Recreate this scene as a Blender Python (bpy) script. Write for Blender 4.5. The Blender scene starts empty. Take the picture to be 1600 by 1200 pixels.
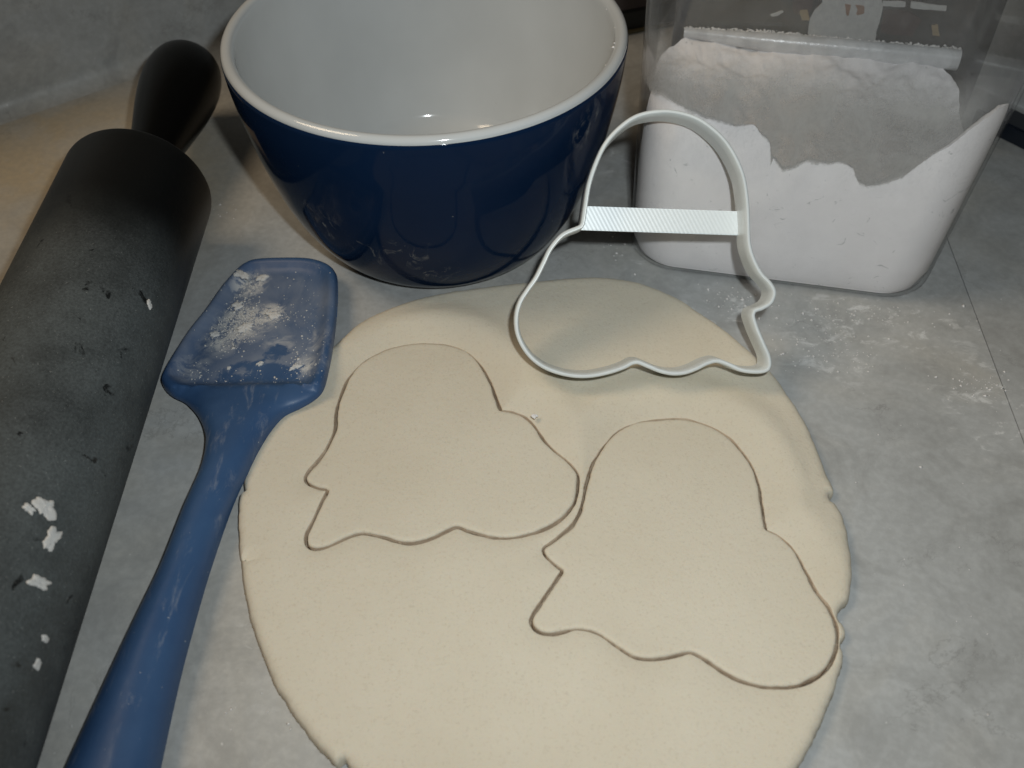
import bpy, bmesh, math, random
import numpy as np
from mathutils import Vector, Matrix
from mathutils.geometry import delaunay_2d_cdt

random.seed(7)
rng = np.random.default_rng(7)
S = bpy.context.scene
COL = S.collection

# ------------------------------------------------------------------ camera
FPX = 1500.0
PITCH, ROLL = math.radians(47.5), math.radians(-0.82)
CAM = np.array([0.0, 0.0, 0.276])
FW = np.array([0, math.cos(PITCH), -math.sin(PITCH)])
_up = np.array([0, math.sin(PITCH), math.cos(PITCH)])
_r = np.array([1.0, 0, 0])
XC = math.cos(ROLL) * _r + math.sin(ROLL) * _up
YC = -math.sin(ROLL) * _r + math.cos(ROLL) * _up
cd = bpy.data.cameras.new('camera')
cam = bpy.data.objects.new('camera', cd)
COL.objects.link(cam)
m = Matrix.Identity(4)
for i in range(3):
    m[i][0], m[i][1], m[i][2], m[i][3] = XC[i], YC[i], -FW[i], CAM[i]
cam.matrix_world = m
cd.sensor_fit = 'HORIZONTAL'
cd.sensor_width = 36.0
cd.lens = 36.0 * FPX / 1600.0
cd.clip_start, cd.clip_end = 0.01, 50
cd.dof.use_dof = True
cd.dof.focus_distance = 0.36
cd.dof.aperture_fstop = 14
S.camera = cam

# ------------------------------------------------------------------ world and lamps
W = bpy.data.worlds.new('World')
S.world = W
W.use_nodes = True
bg = W.node_tree.nodes['Background']
bg.inputs[0].default_value = (1.0, 0.86, 0.68, 1)
bg.inputs[1].default_value = 0.022


def lamp(name, kind, loc, target, energy, color, **kw):
    d = bpy.data.lights.new(name, kind)
    d.energy = energy
    d.color = color
    for k, v in kw.items():
        setattr(d, k, v)
    o = bpy.data.objects.new(name, d)
    COL.objects.link(o)
    o.location = loc
    o.rotation_euler = (Vector(target) - Vector(loc)).to_track_quat('-Z', 'Y').to_euler()
    return o


flash_at = CAM + 0.025 * XC + 0.030 * YC + 0.004 * FW
lamp('camera_flash', 'SPOT', flash_at, flash_at + FW * 0.35 + np.array([0.022, 0.04, 0.02]), 3.2, (0.90, 0.975, 1.0),
     spot_size=math.radians(138), spot_blend=1.0, shadow_soft_size=0.006)
lamp('ceiling_lamp', 'AREA', (-0.70, 0.30, 1.1), (-0.20, 0.42, 0), 4.8, (1.0, 0.79, 0.55), shape='DISK', size=0.5)

S.view_settings.view_transform = 'Standard'
S.view_settings.look = 'None'
S.view_settings.exposure = 0.0
S.view_settings.gamma = 1.0
S.render.engine = 'CYCLES'
S.cycles.max_bounces = 12
S.cycles.transparent_max_bounces = 24
S.cycles.sample_clamp_indirect = 4.0


# ------------------------------------------------------------------ helpers: pixels to places
def ray(px, py):
    return FW + ((px - 800) / FPX) * XC - ((py - 600) / FPX) * YC


def at(px, py, z=0.0):
    d = ray(px, py)
    return CAM + d * ((z - CAM[2]) / d[2])


def on_plane(px, py, o, n):
    d = ray(px, py)
    return CAM + d * (np.dot(o - CAM, n) / np.dot(d, n))


def proj(P):
    q = np.asarray(P) - CAM
    w = q @ FW
    return 800 + FPX * (q @ XC) / w, 600 - FPX * (q @ YC) / w


def tag(o, label=None, cat=None, group=None, kind=None):
    if label: o['label'] = label
    if cat: o['category'] = cat
    if group: o['group'] = group
    if kind: o['kind'] = kind
    return o


def empty(name, loc, label, cat, group=None):
    o = bpy.data.objects.new(name, None)
    COL.objects.link(o)
    o.location = loc
    o.empty_display_size = 0.01
    return tag(o, label, cat, group)


def link_mesh(name, verts, faces, mat, parent=None, smooth=True, sharp=None):
    me = bpy.data.meshes.new(name)
    me.from_pydata([tuple(map(float, v)) for v in verts], [], [tuple(map(int, f)) for f in faces])
    me.update()
    bm = bmesh.new()
    bm.from_mesh(me)
    bmesh.ops.recalc_face_normals(bm, faces=bm.faces)
    bm.to_mesh(me)
    bm.free()
    me.materials.append(mat)
    if smooth:
        me.polygons.foreach_set('use_smooth', [True] * len(me.polygons))
        if sharp is not None:
            me.set_sharp_from_angle(angle=math.radians(sharp))
    o = bpy.data.objects.new(name, me)
    COL.objects.link(o)
    if parent is not None:
        o.parent = parent
        o.matrix_parent_inverse = Matrix.Translation(parent.location).inverted() if parent.type == 'EMPTY' else Matrix.Identity(4)
    return o


def spline(P, n, closed=True):
    """Catmull-Rom through P, n samples for each span."""
    P = np.asarray(P, float)
    out = []
    N = len(P)
    for i in range(N if closed else N - 1):
        g = (lambda k: P[(i + k) % N]) if closed else (lambda k: P[min(max(i + k, 0), N - 1)])
        p0, p1, p2, p3 = g(-1), g(0), g(1), g(2)
        for t in np.linspace(0, 1, n, endpoint=False):
            out.append(0.5 * ((2 * p1) + (p2 - p0) * t + (2 * p0 - 5 * p1 + 4 * p2 - p3) * t * t + (3 * p1 - p0 - 3 * p2 + p3) * t ** 3))
    if not closed:
        out.append(P[-1])
    return np.array(out)


def resample(P, step):
    P = np.asarray(P, float)
    Q = np.vstack([P, P[:1]])
    L = np.r_[0, np.cumsum(np.linalg.norm(np.diff(Q, axis=0), axis=1))]
    n = max(12, int(L[-1] / step))
    s = np.linspace(0, L[-1], n, endpoint=False)
    return np.c_[[np.interp(s, L, Q[:, k]) for k in range(P.shape[1])]].T


def inward(P):
    """unit normals pointing inside a closed 2d loop"""
    t = np.roll(P, -1, 0) - np.roll(P, 1, 0)
    n = np.c_[-t[:, 1], t[:, 0]]
    n /= np.linalg.norm(n, axis=1)[:, None] + 1e-12
    area = np.sum(P[:, 0] * np.roll(P[:, 1], -1) - np.roll(P[:, 0], -1) * P[:, 1])
    return n if area > 0 else -n


def inside(pts, loop):
    x, y = pts[:, 0], pts[:, 1]
    a, b = loop, np.roll(loop, -1, 0)
    r = np.zeros(len(pts), bool)
    for (x1, y1), (x2, y2) in zip(a, b):
        if y1 == y2: continue
        c = ((y1 > y) != (y2 > y)) & (x < (x2 - x1) * (y - y1) / (y2 - y1) + x1)
        r ^= c
    return r


def dist_to(pts, loop):
    d = np.full(len(pts), 1e9)
    a, b = loop, np.roll(loop, -1, 0)
    ab = b - a
    L2 = (ab ** 2).sum(1) + 1e-18
    for s in range(0, len(pts), 2000):
        p = pts[s:s + 2000]
        ap = p[:, None] - a[None]
        t = np.clip((ap * ab[None]).sum(2) / L2, 0, 1)
        q = ap - t[..., None] * ab[None]
        d[s:s + 2000] = np.sqrt((q ** 2).sum(2)).min(1)
    return d


def vnoise(p, scale, seed=0, octaves=3):
    """smooth value noise in -1..1 for 2d points"""
    r = np.random.default_rng(seed)
    G = r.uniform(-1, 1, (64, 64))
    out = np.zeros(len(p))
    amp, tot = 1.0, 0.0
    q = np.asarray(p) / scale
    for o in range(octaves):
        i = np.floor(q).astype(int)
        f = q - i
        f = f * f * (3 - 2 * f)
        x0, y0 = i[:, 0] % 64, i[:, 1] % 64
        x1, y1 = (x0 + 1) % 64, (y0 + 1) % 64
        v = (G[x0, y0] * (1 - f[:, 0]) * (1 - f[:, 1]) + G[x1, y0] * f[:, 0] * (1 - f[:, 1]) +
             G[x0, y1] * (1 - f[:, 0]) * f[:, 1] + G[x1, y1] * f[:, 0] * f[:, 1])
        out += amp * v
        tot += amp
        amp *= 0.5
        q = q * 2.03 + 17.3
    return out / tot


def slab(name, loops, top, bottom, grid, mat, parent=None, rings=(0.0003, 0.0007, 0.0013, 0.0022, 0.0035), wall=3, wobble=0.0, sharp=None, toe=0.0, wall_mat=None):
    """A solid sheet: outer loop, then holes. top(p, d) and bottom(p) give heights, d the distance to the cut edge."""
    loops = [np.asarray(l, float)[:, :2] for l in loops]
    lo, hi = loops[0].min(0), loops[0].max(0)
    gx, gy = np.meshgrid(np.arange(lo[0], hi[0], grid), np.arange(lo[1], hi[1], grid))
    pts = np.c_[gx.ravel(), gy.ravel()] + rng.uniform(-.25, .25, (gx.size, 2)) * grid
    pts = pts[inside(pts, loops[0])]
    for h in loops[1:]:
        pts = pts[~inside(pts, h)]
    dall = np.min([dist_to(pts, l) for l in loops], axis=0)
    pts = pts[dall > max(rings) * 1.25]
    extra = []
    for k, l in enumerate(loops):
        n = inward(l) * (1 if k == 0 else -1)
        for j, r in enumerate(rings):
            st = 1 if r < 0.0014 else 2
            c = (l + n * r)[(j % st)::st]
            ok = inside(c, loops[0])
            for h in loops[1:]:
                ok &= ~inside(c, h)
            c = c[ok]
            dd = np.min([dist_to(c, q) for q in loops], axis=0)
            extra.append(c[dd > r * 0.9])
    edge = np.vstack(loops)
    allp = np.vstack([edge] + extra + [pts])
    cons, base = [], 0
    for l in loops:
        N = len(l)
        cons += [(base + i, base + (i + 1) % N) for i in range(N)]
        base += N
    vo, eo, fo, vi, ei, fi_ = delaunay_2d_cdt([Vector(p) for p in allp], cons, [], 0, 1e-9)
    V = np.array([(v.x, v.y) for v in vo])
    F = np.array([tuple(f) for f in fo if len(f) == 3])
    cen = V[F].mean(1)
    ok = inside(cen, loops[0])
    for h in loops[1:]:
        ok &= ~inside(cen, h)
    F = F[ok]
    D = np.min([dist_to(V, l) for l in loops], axis=0)
    Z = top(V, D)
    verts = [(x, y, z) for (x, y), z in zip(V, Z)]
    faces = [tuple(f) for f in F]
    # walls and underside
    emap = {}
    for k, orig in enumerate(vi):
        for o_ in orig:
            emap[o_] = k
    base = 0
    nwall = []
    for li, l in enumerate(loops):
        N = len(l)
        ring = [emap[base + i] for i in range(N)]
        zb = bottom(l)
        nrm = inward(l) * (1 if li == 0 else -1)
        prev = ring
        for w in range(1, wall + 1):
            t = w / wall
            off = (toe if li else 0) if w == wall else wobble
            cur = []
            js = rng.normal(0, 1, N)
            for i in range(N):
                zt = Z[ring[i]]
                q = l[i] - nrm[i] * off * (1.0 if w == wall else 0.4 + 0.6 * js[i])
                verts.append((q[0], q[1], zt + (zb[i] - zt) * t))
                cur.append(len(verts) - 1)
            for i in range(N):
                j = (i + 1) % N
                faces.append((prev[i], prev[j], cur[j], cur[i]))
                if li or len(loops) == 1: nwall.append(len(faces) - 1)
            prev = cur
        base += N
    o = link_mesh(name, verts, faces, mat, parent, sharp=sharp)
    if wall_mat is not None:
        o.data.materials.append(wall_mat)
        for k in nwall: o.data.polygons[k].material_index = 1
    return o


def lathe(name, prof, origin, mat, parent=None, seg=96, axis='Z', sharp=None, close=False):
    """prof: list of (radius, height)"""
    verts, faces = [], []
    n = len(prof)
    for i in range(seg):
        a = 2 * math.pi * i / seg
        for r, h in prof:
            if axis == 'Z':
                verts.append((origin[0] + r * math.cos(a), origin[1] + r * math.sin(a), origin[2] + h))
            else:
                verts.append((r * math.cos(a), r * math.sin(a), h))
    for i in range(seg):
        j = (i + 1) % seg
        for k in range(n - 1 if not close else n):
            k2 = (k + 1) % n
            faces.append((i * n + k, j * n + k, j * n + k2, i * n + k2))
    return link_mesh(name, verts, faces, mat, parent, sharp=sharp)


# ------------------------------------------------------------------ helpers: materials
class NT:
    def __init__(self, name):
        self.m = bpy.data.materials.new(name)
        self.m.use_nodes = True
        self.t = self.m.node_tree
        self.b = self.t.nodes['Principled BSDF']
        self.co = self.new('ShaderNodeTexCoord').outputs['Object']

    def new(self, k, **kw):
        n = self.t.nodes.new(k)
        for a, v in kw.items():
            setattr(n, a, v)
        return n

    def link(self, a, b):
        self.t.links.new(a, b)

    def put(self, sock, v):
        if hasattr(v, 'is_output') or isinstance(v, bpy.types.NodeSocket):
            self.link(v, sock)
        else:
            sock.default_value = v

    def mapping(self, scale=(1, 1, 1), rot=(0, 0, 0), loc=(0, 0, 0), src=None):
        n = self.new('ShaderNodeMapping')
        n.inputs['Scale'].default_value = scale
        n.inputs['Rotation'].default_value = rot
        n.inputs['Location'].default_value = loc
        self.link(src or self.co, n.inputs['Vector'])
        return n.outputs[0]

    def noise(self, scale, detail=4, rough=.55, dist=0.0, src=None):
        n = self.new('ShaderNodeTexNoise')
        n.inputs['Scale'].default_value = scale
        n.inputs['Detail'].default_value = detail
        n.inputs['Roughness'].default_value = rough
        n.inputs['Distortion'].default_value = dist
        self.link(src or self.co, n.inputs['Vector'])
        return n.outputs['Fac']

    def ramp(self, fac, stops):
        n = self.new('ShaderNodeValToRGB')
        e = n.color_ramp.elements
        while len(e) < len(stops):
            e.new(0.5)
        for el, (p, c) in zip(e, stops):
            el.position = p
            el.color = c if len(c) == 4 else (*c, 1)
        self.put(n.inputs[0], fac)
        return n.outputs[0]

    def rng(self, fac, a, b, c=0.0, d=1.0, smooth=True):
        n = self.new('ShaderNodeMapRange')
        n.interpolation_type = 'SMOOTHSTEP' if smooth else 'LINEAR'
        for i, v in enumerate((fac, a, b, c, d)):
            self.put(n.inputs[i], v)
        return n.outputs[0]

    def math(self, op, a, b=0.0, clamp=False):
        n = self.new('ShaderNodeMath', operation=op)
        n.use_clamp = clamp
        self.put(n.inputs[0], a)
        self.put(n.inputs[1], b)
        return n.outputs[0]

    def mix(self, fac, a, b, mode='MIX'):
        n = self.new('ShaderNodeMix', data_type='RGBA', blend_type=mode)
        self.put(n.inputs[0], fac)
        self.put(n.inputs[6], (*a, 1) if isinstance(a, tuple) and len(a) == 3 else a)
        self.put(n.inputs[7], (*b, 1) if isinstance(b, tuple) and len(b) == 3 else b)
        return n.outputs[2]

    def near(self, p, radius, soft=0.0, src=None):
        """1 within radius of a point, fading to 0 over the last part"""
        n = self.new('ShaderNodeVectorMath', operation='DISTANCE')
        self.link(src or self.co, n.inputs[0])
        n.inputs[1].default_value = tuple(p)
        return self.rng(n.outputs['Value'], radius, radius * soft, 0, 1)

    def most(self, L):
        r = L[0]
        for x in L[1:]:
            r = self.math('MAXIMUM', r, x)
        return r

    def bump(self, h, strength=.3, dist=.001):
        n = self.new('ShaderNodeBump')
        n.inputs['Strength'].default_value = strength
        n.inputs['Distance'].default_value = dist
        self.put(n.inputs['Height'], h)
        self.link(n.outputs[0], self.b.inputs['Normal'])
        return n.outputs[0]

    def set(self, **kw):
        names = dict(color='Base Color', rough='Roughness', spec='Specular IOR Level', metal='Metallic', coat='Coat Weight',
                     coatr='Coat Roughness', ss='Subsurface Weight', ssr='Subsurface Radius', sss='Subsurface Scale', ior='IOR')
        for k, v in kw.items():
            if k == 'color' and isinstance(v, tuple) and len(v) == 3:
                v = (*v, 1)
            self.put(self.b.inputs[names[k]], v)
        return self.m


def mat_plain(name, color, rough=.5, grain=0.08, scale=400, **kw):
    t = NT(name)
    n = t.noise(scale, 3)
    c2 = tuple(x * (1 - 2 * grain) for x in color)
    t.set(color=t.ramp(n, [(.3, c2), (.7, color)]), rough=rough, **kw)
    t.bump(n, .08, .0005)
    return t.m


def mat_laminate(name, rot, smear_points, tan=None):
    t = NT(name)
    v = t.mapping(rot=(0, 0, rot))
    big = t.noise(9, 5, .6, .6, v)
    mid = t.noise(34, 6, .62, 1.2, v)
    fine = t.noise(330, 4, .6, 0, v)
    base = t.ramp(big, [(.30, (.360, .366, .362)), (.47, (.430, .438, .434)), (.62, (.435, .425, .395)), (.78, (.40, .398, .380))])
    c = t.mix(t.rng(mid, .42, .68, 0, .50), base, (.275, .275, .267))
    if tan:
        c = t.mix(t.math('MULTIPLY', t.near(tan[0], tan[1], .45), t.rng(t.noise(16, 4, .6, .5), .3, .6, .35, .95)), c, (.42, .345, .235))
    c = t.mix(t.rng(t.noise(80, 5, .7, .5, v), .55, .72, 0, .30), c, (.49, .485, .465))
    c = t.mix(t.rng(fine, .35, .7, .22, 0), c, (.20, .20, .19))
    # thin wandering dark veins, broken up
    vein = t.math('ABSOLUTE', t.math('SUBTRACT', t.noise(7, 9, .66, .3, v), .5))
    veinm = t.math('MULTIPLY', t.rng(vein, .0, .0050, 1, 0), t.rng(t.noise(20, 3, .5, 0, v), .48, .60))
    c = t.mix(t.math('MULTIPLY', veinm, .22), c, (.085, .078, .068))
    # flour rubbed on the worktop: smears with ragged outlines
    w = t.noise(95, 6, .68, .5, t.mapping(scale=(1, 1.7, 1), rot=(0, 0, .5)))
    area = t.most([t.near(p, r, .1) for p, r in smear_points]) if smear_points else 0.0
    smear = t.math('MULTIPLY', t.rng(w, .52, .66), area)
    film = t.math('MULTIPLY', t.rng(t.noise(30, 5, .6, 0), .35, .7, .0, .17), area)
    fl = t.math('MAXIMUM', t.math('MULTIPLY', smear, .8), film)
    speck = t.math('MULTIPLY', t.rng(t.noise(520, 2, .5, 0), .735, .78), .5)
    fl = t.math('MAXIMUM', fl, speck)
    c = t.mix(fl, c, (.68, .68, .67))
    h = t.math('ADD', t.math('MULTIPLY', mid, .6), t.math('MULTIPLY', fine, .5))
    t.bump(h, .16, .0012)
    return t.set(color=c, rough=t.rng(t.noise(60, 4, .6), .3, .7, .28, .48), spec=.32)


def mat_dough():
    t = NT('salt_dough')
    n1 = t.noise(22, 4, .55)
    n2 = t.noise(1050, 3, .75)
    n3 = t.noise(260, 4, .6)
    c = t.ramp(n1, [(.3, (.595, .538, .430)), (.7, (.635, .582, .475))])
    c = t.mix(t.rng(n2, .52, .72, 0, .28), c, (.36, .29, .20))
    c = t.mix(t.rng(n3, .5, .75, 0, .20), c, (.61, .545, .435))
    h = t.math('ADD', t.math('MULTIPLY', n2, .25), t.math('MULTIPLY', n3, .75))
    t.bump(h, .34, .0009)
    return t.set(color=c, rough=.82, spec=.22, ss=.12, ssr=(1.0, .6, .35), sss=.002)


def mat_cut_dough_shaded():
    t = NT('cut_dough_shaded')  # cut walls browner than the sheet: groove shade put into the colour
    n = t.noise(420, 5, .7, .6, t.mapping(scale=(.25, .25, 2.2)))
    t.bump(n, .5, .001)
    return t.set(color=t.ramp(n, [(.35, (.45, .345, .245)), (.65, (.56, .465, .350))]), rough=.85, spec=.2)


def mat_flour(name='flour_powder', tint=(.78, .755, .735)):
    t = NT(name)
    n1 = t.noise(60, 6, .65)
    n2 = t.noise(900, 4, .6)
    c = t.ramp(n1, [(.3, tuple(x * .93 for x in tint)), (.65, tint)])
    t.bump(t.math('ADD', n1, t.math('MULTIPLY', n2, .35)), .35, .002)
    return t.set(color=c, rough=.95, spec=.08)


# ------------------------------------------------------------------ setting: worktop, backsplash
sp = [(at(1330, 500), .034), (at(1300, 545), .030), (at(1130, 490), .026), (at(1010, 395), .022), (at(1540, 610), .030),
      (at(1440, 510), .030), (at(480, 1000), .032), (at(1560, 660), .03), (at(945, 250), .02)]
LAM = mat_laminate('laminate_worktop', .4, [(tuple(p), r) for p, r in sp], (tuple(at(60, 300)), .13))
LAM2 = mat_laminate('laminate_return', 1.9, [(tuple(at(1560, 640)), .03)])
LAM3 = mat_laminate('laminate_backsplash', .9, [])

s0, s1 = at(1482, 378), at(1590, 665)          # the joint between the two worktop lengths
sd = (s1 - s0) / np.linalg.norm(s1 - s0)
sn = np.array([-sd[1], sd[0], 0])
if sn[0] < 0: sn = -sn
gap = 0.00022


def worktop(name, side, mat):
    a = s0 - sd * 0.9 + sn * side * gap
    b = s0 + sd * 0.8 + sn * side * gap
    far = sn * side * 1.2
    P = [a, b, b + far, a + far]
    V = [(p[0], p[1], 0) for p in P] + [(p[0], p[1], -.03) for p in P]
    F = [(0, 1, 2, 3), (4, 5, 6, 7)] + [(i, (i + 1) % 4, (i + 1) % 4 + 4, i + 4) for i in range(4)]
    o = link_mesh(name, V, F, mat, smooth=False)
    return tag(o, 'grey stone-look laminate worktop', kind='structure')


worktop('worktop', -1, LAM)
worktop('worktop', 1, LAM2)

b0, b1 = at(0, 190), at(225, 112)
bd = (b1 - b0) / np.linalg.norm(b1 - b0)
bn = np.array([bd[1], -bd[0], 0])              # towards the room


def backsplash(name, p, q, n, mat, rad=.009, high=.16):
    prof = [(rad + .004, -.0006)]
    for a in np.linspace(0, math.pi / 2, 9):
        prof.append((rad - rad * math.sin(a), rad - rad * math.cos(a) + .0001))
    prof += [(0.0, high), (-.03, high), (-.03, .0004)]
    V, F = [], []
    for e in (p, q):
        for u, z in prof:
            w = e + n * u
            V.append((w[0], w[1], z))
    k = len(prof)
    for i in range(k):
        j = (i + 1) % k
        F.append((i, j, k + j, k + i))
    F += [tuple(range(k)), tuple(range(k, 2 * k))]
    o = link_mesh(name, V, F, mat, sharp=40)
    return tag(o, 'grey laminate backsplash curving up from the worktop', kind='structure')


shift = bn * -.006
corner = b0 + bd * 0.98
backsplash('backsplash', b0 - bd * .6 + shift, corner + shift, bn, LAM3)
# the other backsplash of the corner, along the right-hand worktop
r0, r1 = at(1570, 222), at(1600, 240)
rd = np.array([bd[1], -bd[0], 0])
rn = np.array([-bd[0], -bd[1], 0])
rb = r0 - rn * .035
tt = np.dot(corner - rb, rd)
backsplash('backsplash', rb + rd * -.055, rb + rd * .7, rn, LAM3, rad=.0010)

# ------------------------------------------------------------------ dough
DT = 0.0062
DOUGH = mat_dough()
CUTD = mat_cut_dough_shaded()
dough_px = [(520, 540), (560, 505), (600, 484), (650, 467), (700, 456), (760, 447), (820, 440), (880, 434), (930, 432), (980, 437), (1020, 448),
            (1060, 466), (1090, 485), (1130, 512), (1170, 545), (1205, 580), (1235, 620), (1262, 665), (1280, 705), (1294, 742),
            (1303, 762), (1301, 769), (1296, 771), (1298, 781), (1307, 787), (1319, 808), (1328, 845), (1332, 880), (1331, 915), (1327, 934),
            (1319, 941), (1312, 953), (1313, 966), (1319, 973), (1323, 988), (1316, 1003), (1321, 1020), (1312, 1055), (1297, 1098), (1275, 1147),
            (1245, 1200), (1190, 1262), (1100, 1312), (980, 1340), (850, 1340), (720, 1312), (620, 1266), (566, 1215), (545, 1196), (538, 1184),
            (528, 1190), (519, 1186), (473, 1134), (432, 1071), (402, 1000), (384, 933), (377, 878), (385, 871), (375, 866), (371, 808), (374, 771),
            (382, 766), (380, 756), (386, 725), (398, 700), (414, 676), (428, 654), (452, 618), (480, 582), (502, 556)]
P = np.array([at(x, y, DT - .0012) for x, y in dough_px])[:, :2]
DO = resample(spline(P, 8), .0009)
DO = DO + inward(DO) * (vnoise(DO, .004, 3, 3) * .00032 + vnoise(DO, .0012, 4, 2) * .00012)[:, None]

k7 = lambda L: [(440 + x / 3, 500 + y / 3) for x, y in L]
k8 = lambda L: [(800 + x / 2.448, 620 + y / 2.448) for x, y in L]
ghost_a = k7([(680, 98), (780, 108), (860, 135), (910, 175), (950, 230), (985, 300), (1005, 355), (1026, 408), (1034, 413), (1080, 420), (1140, 445), (1190, 495), (1240, 565), (1300, 620), (1350, 665), (1385, 710), (1390, 760), (1382, 830), (1360, 880), (1310, 930), (1240, 970), (1160, 1000), (1080, 1015), (1000, 1015), (930, 1000), (870, 982), (820, 966), (770, 985), (720, 1010), (660, 1030), (590, 1040), (530, 1030), (470, 1012), (420, 1000), (375, 995), (320, 1010), (260, 1040), (200, 1062), (150, 1068), (118, 1050), (112, 1010), (135, 960), (165, 895), (195, 830), (211, 800), (206, 793), (170, 785), (125, 765), (108, 740), (125, 705), (165, 660), (200, 615), (230, 560), (250, 500), (255, 430), (275, 350), (310, 270), (360, 205), (430, 155), (510, 122), (590, 103)])
ghost_b = k8([(600, 75), (680, 80), (760, 105), (830, 145), (880, 200), (920, 260), (945, 330), (960, 410), (973, 492), (980, 502), (1020, 520), (1065, 560), (1100, 610), (1130, 670), (1165, 740), (1210, 800), (1240, 860), (1250, 920), (1235, 990), (1200, 1045), (1150, 1080), (1090, 1105), (1020, 1112), (950, 1105), (880, 1085), (810, 1050), (750, 1010), (715, 988), (680, 975), (640, 985), (590, 997), (530, 1002), (470, 992), (420, 965), (370, 930), (330, 905), (290, 890), (245, 885), (200, 895), (150, 905), (105, 898), (78, 870), (75, 840), (100, 800), (140, 740), (170, 695), (190, 665), (187, 657), (160, 635), (125, 600), (120, 575), (145, 555), (185, 525), (225, 490), (255, 440), (275, 380), (290, 310), (315, 240), (355, 175), (410, 120), (490, 88)])


def cut_loop(px):
    q = np.array([at(x, y, DT - .0005) for x, y in px])[:, :2]
    return resample(spline(q, 6), .0008)


CA, CB = cut_loop(ghost_a), cut_loop(ghost_b)
GAP = 0.00060
gapw = lambda c, sd: (GAP * (1.0 + .75 * vnoise(c, .011, sd, 2) + .25 * vnoise(c, .0025, sd + 1, 2)))[:, None]
holes = [c - inward(c) * gapw(c, 51) for c in (CA, CB)]


def sheet_top(p, d):
    do = dist_to(p, DO)
    dh = np.min([dist_to(p, h) for h in holes], axis=0)
    r = 0.0036
    x = np.clip(do / r, 0, 1)
    z = DT - .0030 * (1 - np.sqrt(1 - (1 - x) ** 2))
    # pressed down and rolled in towards the cuts, with a soft swell further out
    cen = [h.mean(0) for h in holes]
    dd = np.array([dist_to(p, h) for h in holes])
    near_ = np.where(dd[0] < dd[1], 0, 1)
    rel = p - np.array(cen)[near_]
    up_ = np.clip((rel[:, 1] * .85 + rel[:, 0] * .45) / .022, 0, 1)
    z += .0018 * np.exp(-((dh - .0135) / .0062) ** 2) * np.clip(do / .012, 0, 1) * up_
    z -= (.0009 + .0013 * up_) * np.exp(-(dh / .0048) ** 1.5)
    z -= .00030 * np.exp(-(dh / .0008))
    z += .00030 * vnoise(p, .03, 11, 2) + .00008 * vnoise(p, .005, 12, 3)
    return z


flat = lambda p: np.full(len(p), 0.0002)
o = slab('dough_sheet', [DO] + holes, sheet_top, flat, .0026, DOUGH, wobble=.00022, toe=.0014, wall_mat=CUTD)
tag(o, 'large flat oval sheet of beige salt dough with two shapes cut in it', 'dough')


def cookie_top(cut, low):
    def f(p, d):
        r = .0012
        x = np.clip(d / r, 0, 1)
        z = DT - .00035 - .0008 * (1 - np.sqrt(1 - (1 - x) ** 2))
        z += .00020 * vnoise(p, .025, 21, 2) + .00007 * vnoise(p, .005, 22, 3)
        yy = (p[:, 1] - cut[:, 1].min()) / np.ptp(cut[:, 1])
        z += low * (1 - yy) - .0006
        return z
    return f


for c, lab, low in ((CA, 'ghost-shaped dough cutout beside the blue spatula blade', .0003), (CB, 'ghost-shaped dough cutout whose round lobe reaches the torn dough edge', .0003)):
    inner = c + inward(c) * gapw(c, 61) * .9
    inner = inner + inward(inner) * (vnoise(inner, .0022, 31, 2) * .00012)[:, None]
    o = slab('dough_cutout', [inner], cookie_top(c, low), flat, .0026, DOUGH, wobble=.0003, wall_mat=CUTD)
    tag(o, lab, 'dough cutout', 'ghost shapes cut from the dough')

# ------------------------------------------------------------------ mixing bowl
t = NT('white_opal_glass')
opc = t.ramp(t.noise(30, 3), [(.3, (.50, .515, .515)), (.7, (.54, .555, .555))])
opc = t.mix(t.rng(t.noise(260, 3, .6), .74, .79, 0, .35), opc, (.42, .38, .30))
t.set(color=opc, rough=.10, spec=.5, coat=.3, coatr=.04)
OPAL = t.m
BH, BR = 0.0954, 0.0781
BC = np.array([-0.0318, 0.3556, 0.0])

t = NT('navy_enamel')
blu = t.ramp(t.noise(18, 3), [(.3, (.0038, .0125, .036)), (.7, (.0050, .0155, .044))])
stre = t.noise(120, 6, .7, 1.5, t.mapping(scale=(1, 1, .55), rot=(.5, 0, .6)))
pat = t.most([t.near(tuple(on_plane(x, y, BC + np.array([0, -.075, .0]), np.array([0, -1., .35]))), r, .1) for x, y, r in
              [(510, 350, .012), (575, 390, .010), (500, 325, .009), (640, 370, .016), (700, 300, .012), (840, 245, .010), (480, 215, .008), (625, 255, .006), (900, 190, .012), (680, 440, .014)]])
fl = t.math('MULTIPLY', t.rng(stre, .52, .70, 0, .6), pat)
fl = t.math('MAXIMUM', fl, t.rng(t.noise(420, 2), .76, .80, 0, .35))
t.set(color=t.mix(fl, blu, (.48, .47, .43)), rough=t.rng(fl, 0, .5, .07, .6), spec=.10, ior=1.36)
NAVY = t.m

bowl = empty('mixing_bowl', tuple(BC), 'blue glazed mixing bowl with glossy white inside, behind the dough', 'bowl')


def body_r(z):
    u = np.clip(z / BH, 0, 1)
    return BR * (0.5009 + 0.4991 * (1 - (1 - u) ** 1.646) ** 0.475)


def outer_r(z):
    r = float(body_r(z)) + .0004
    k = min(max((z - .0600) / .0260, 0), 1)
    return r + .0006 * k * k * (3 - 2 * k)          # the collar below the rim stands proud


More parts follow.
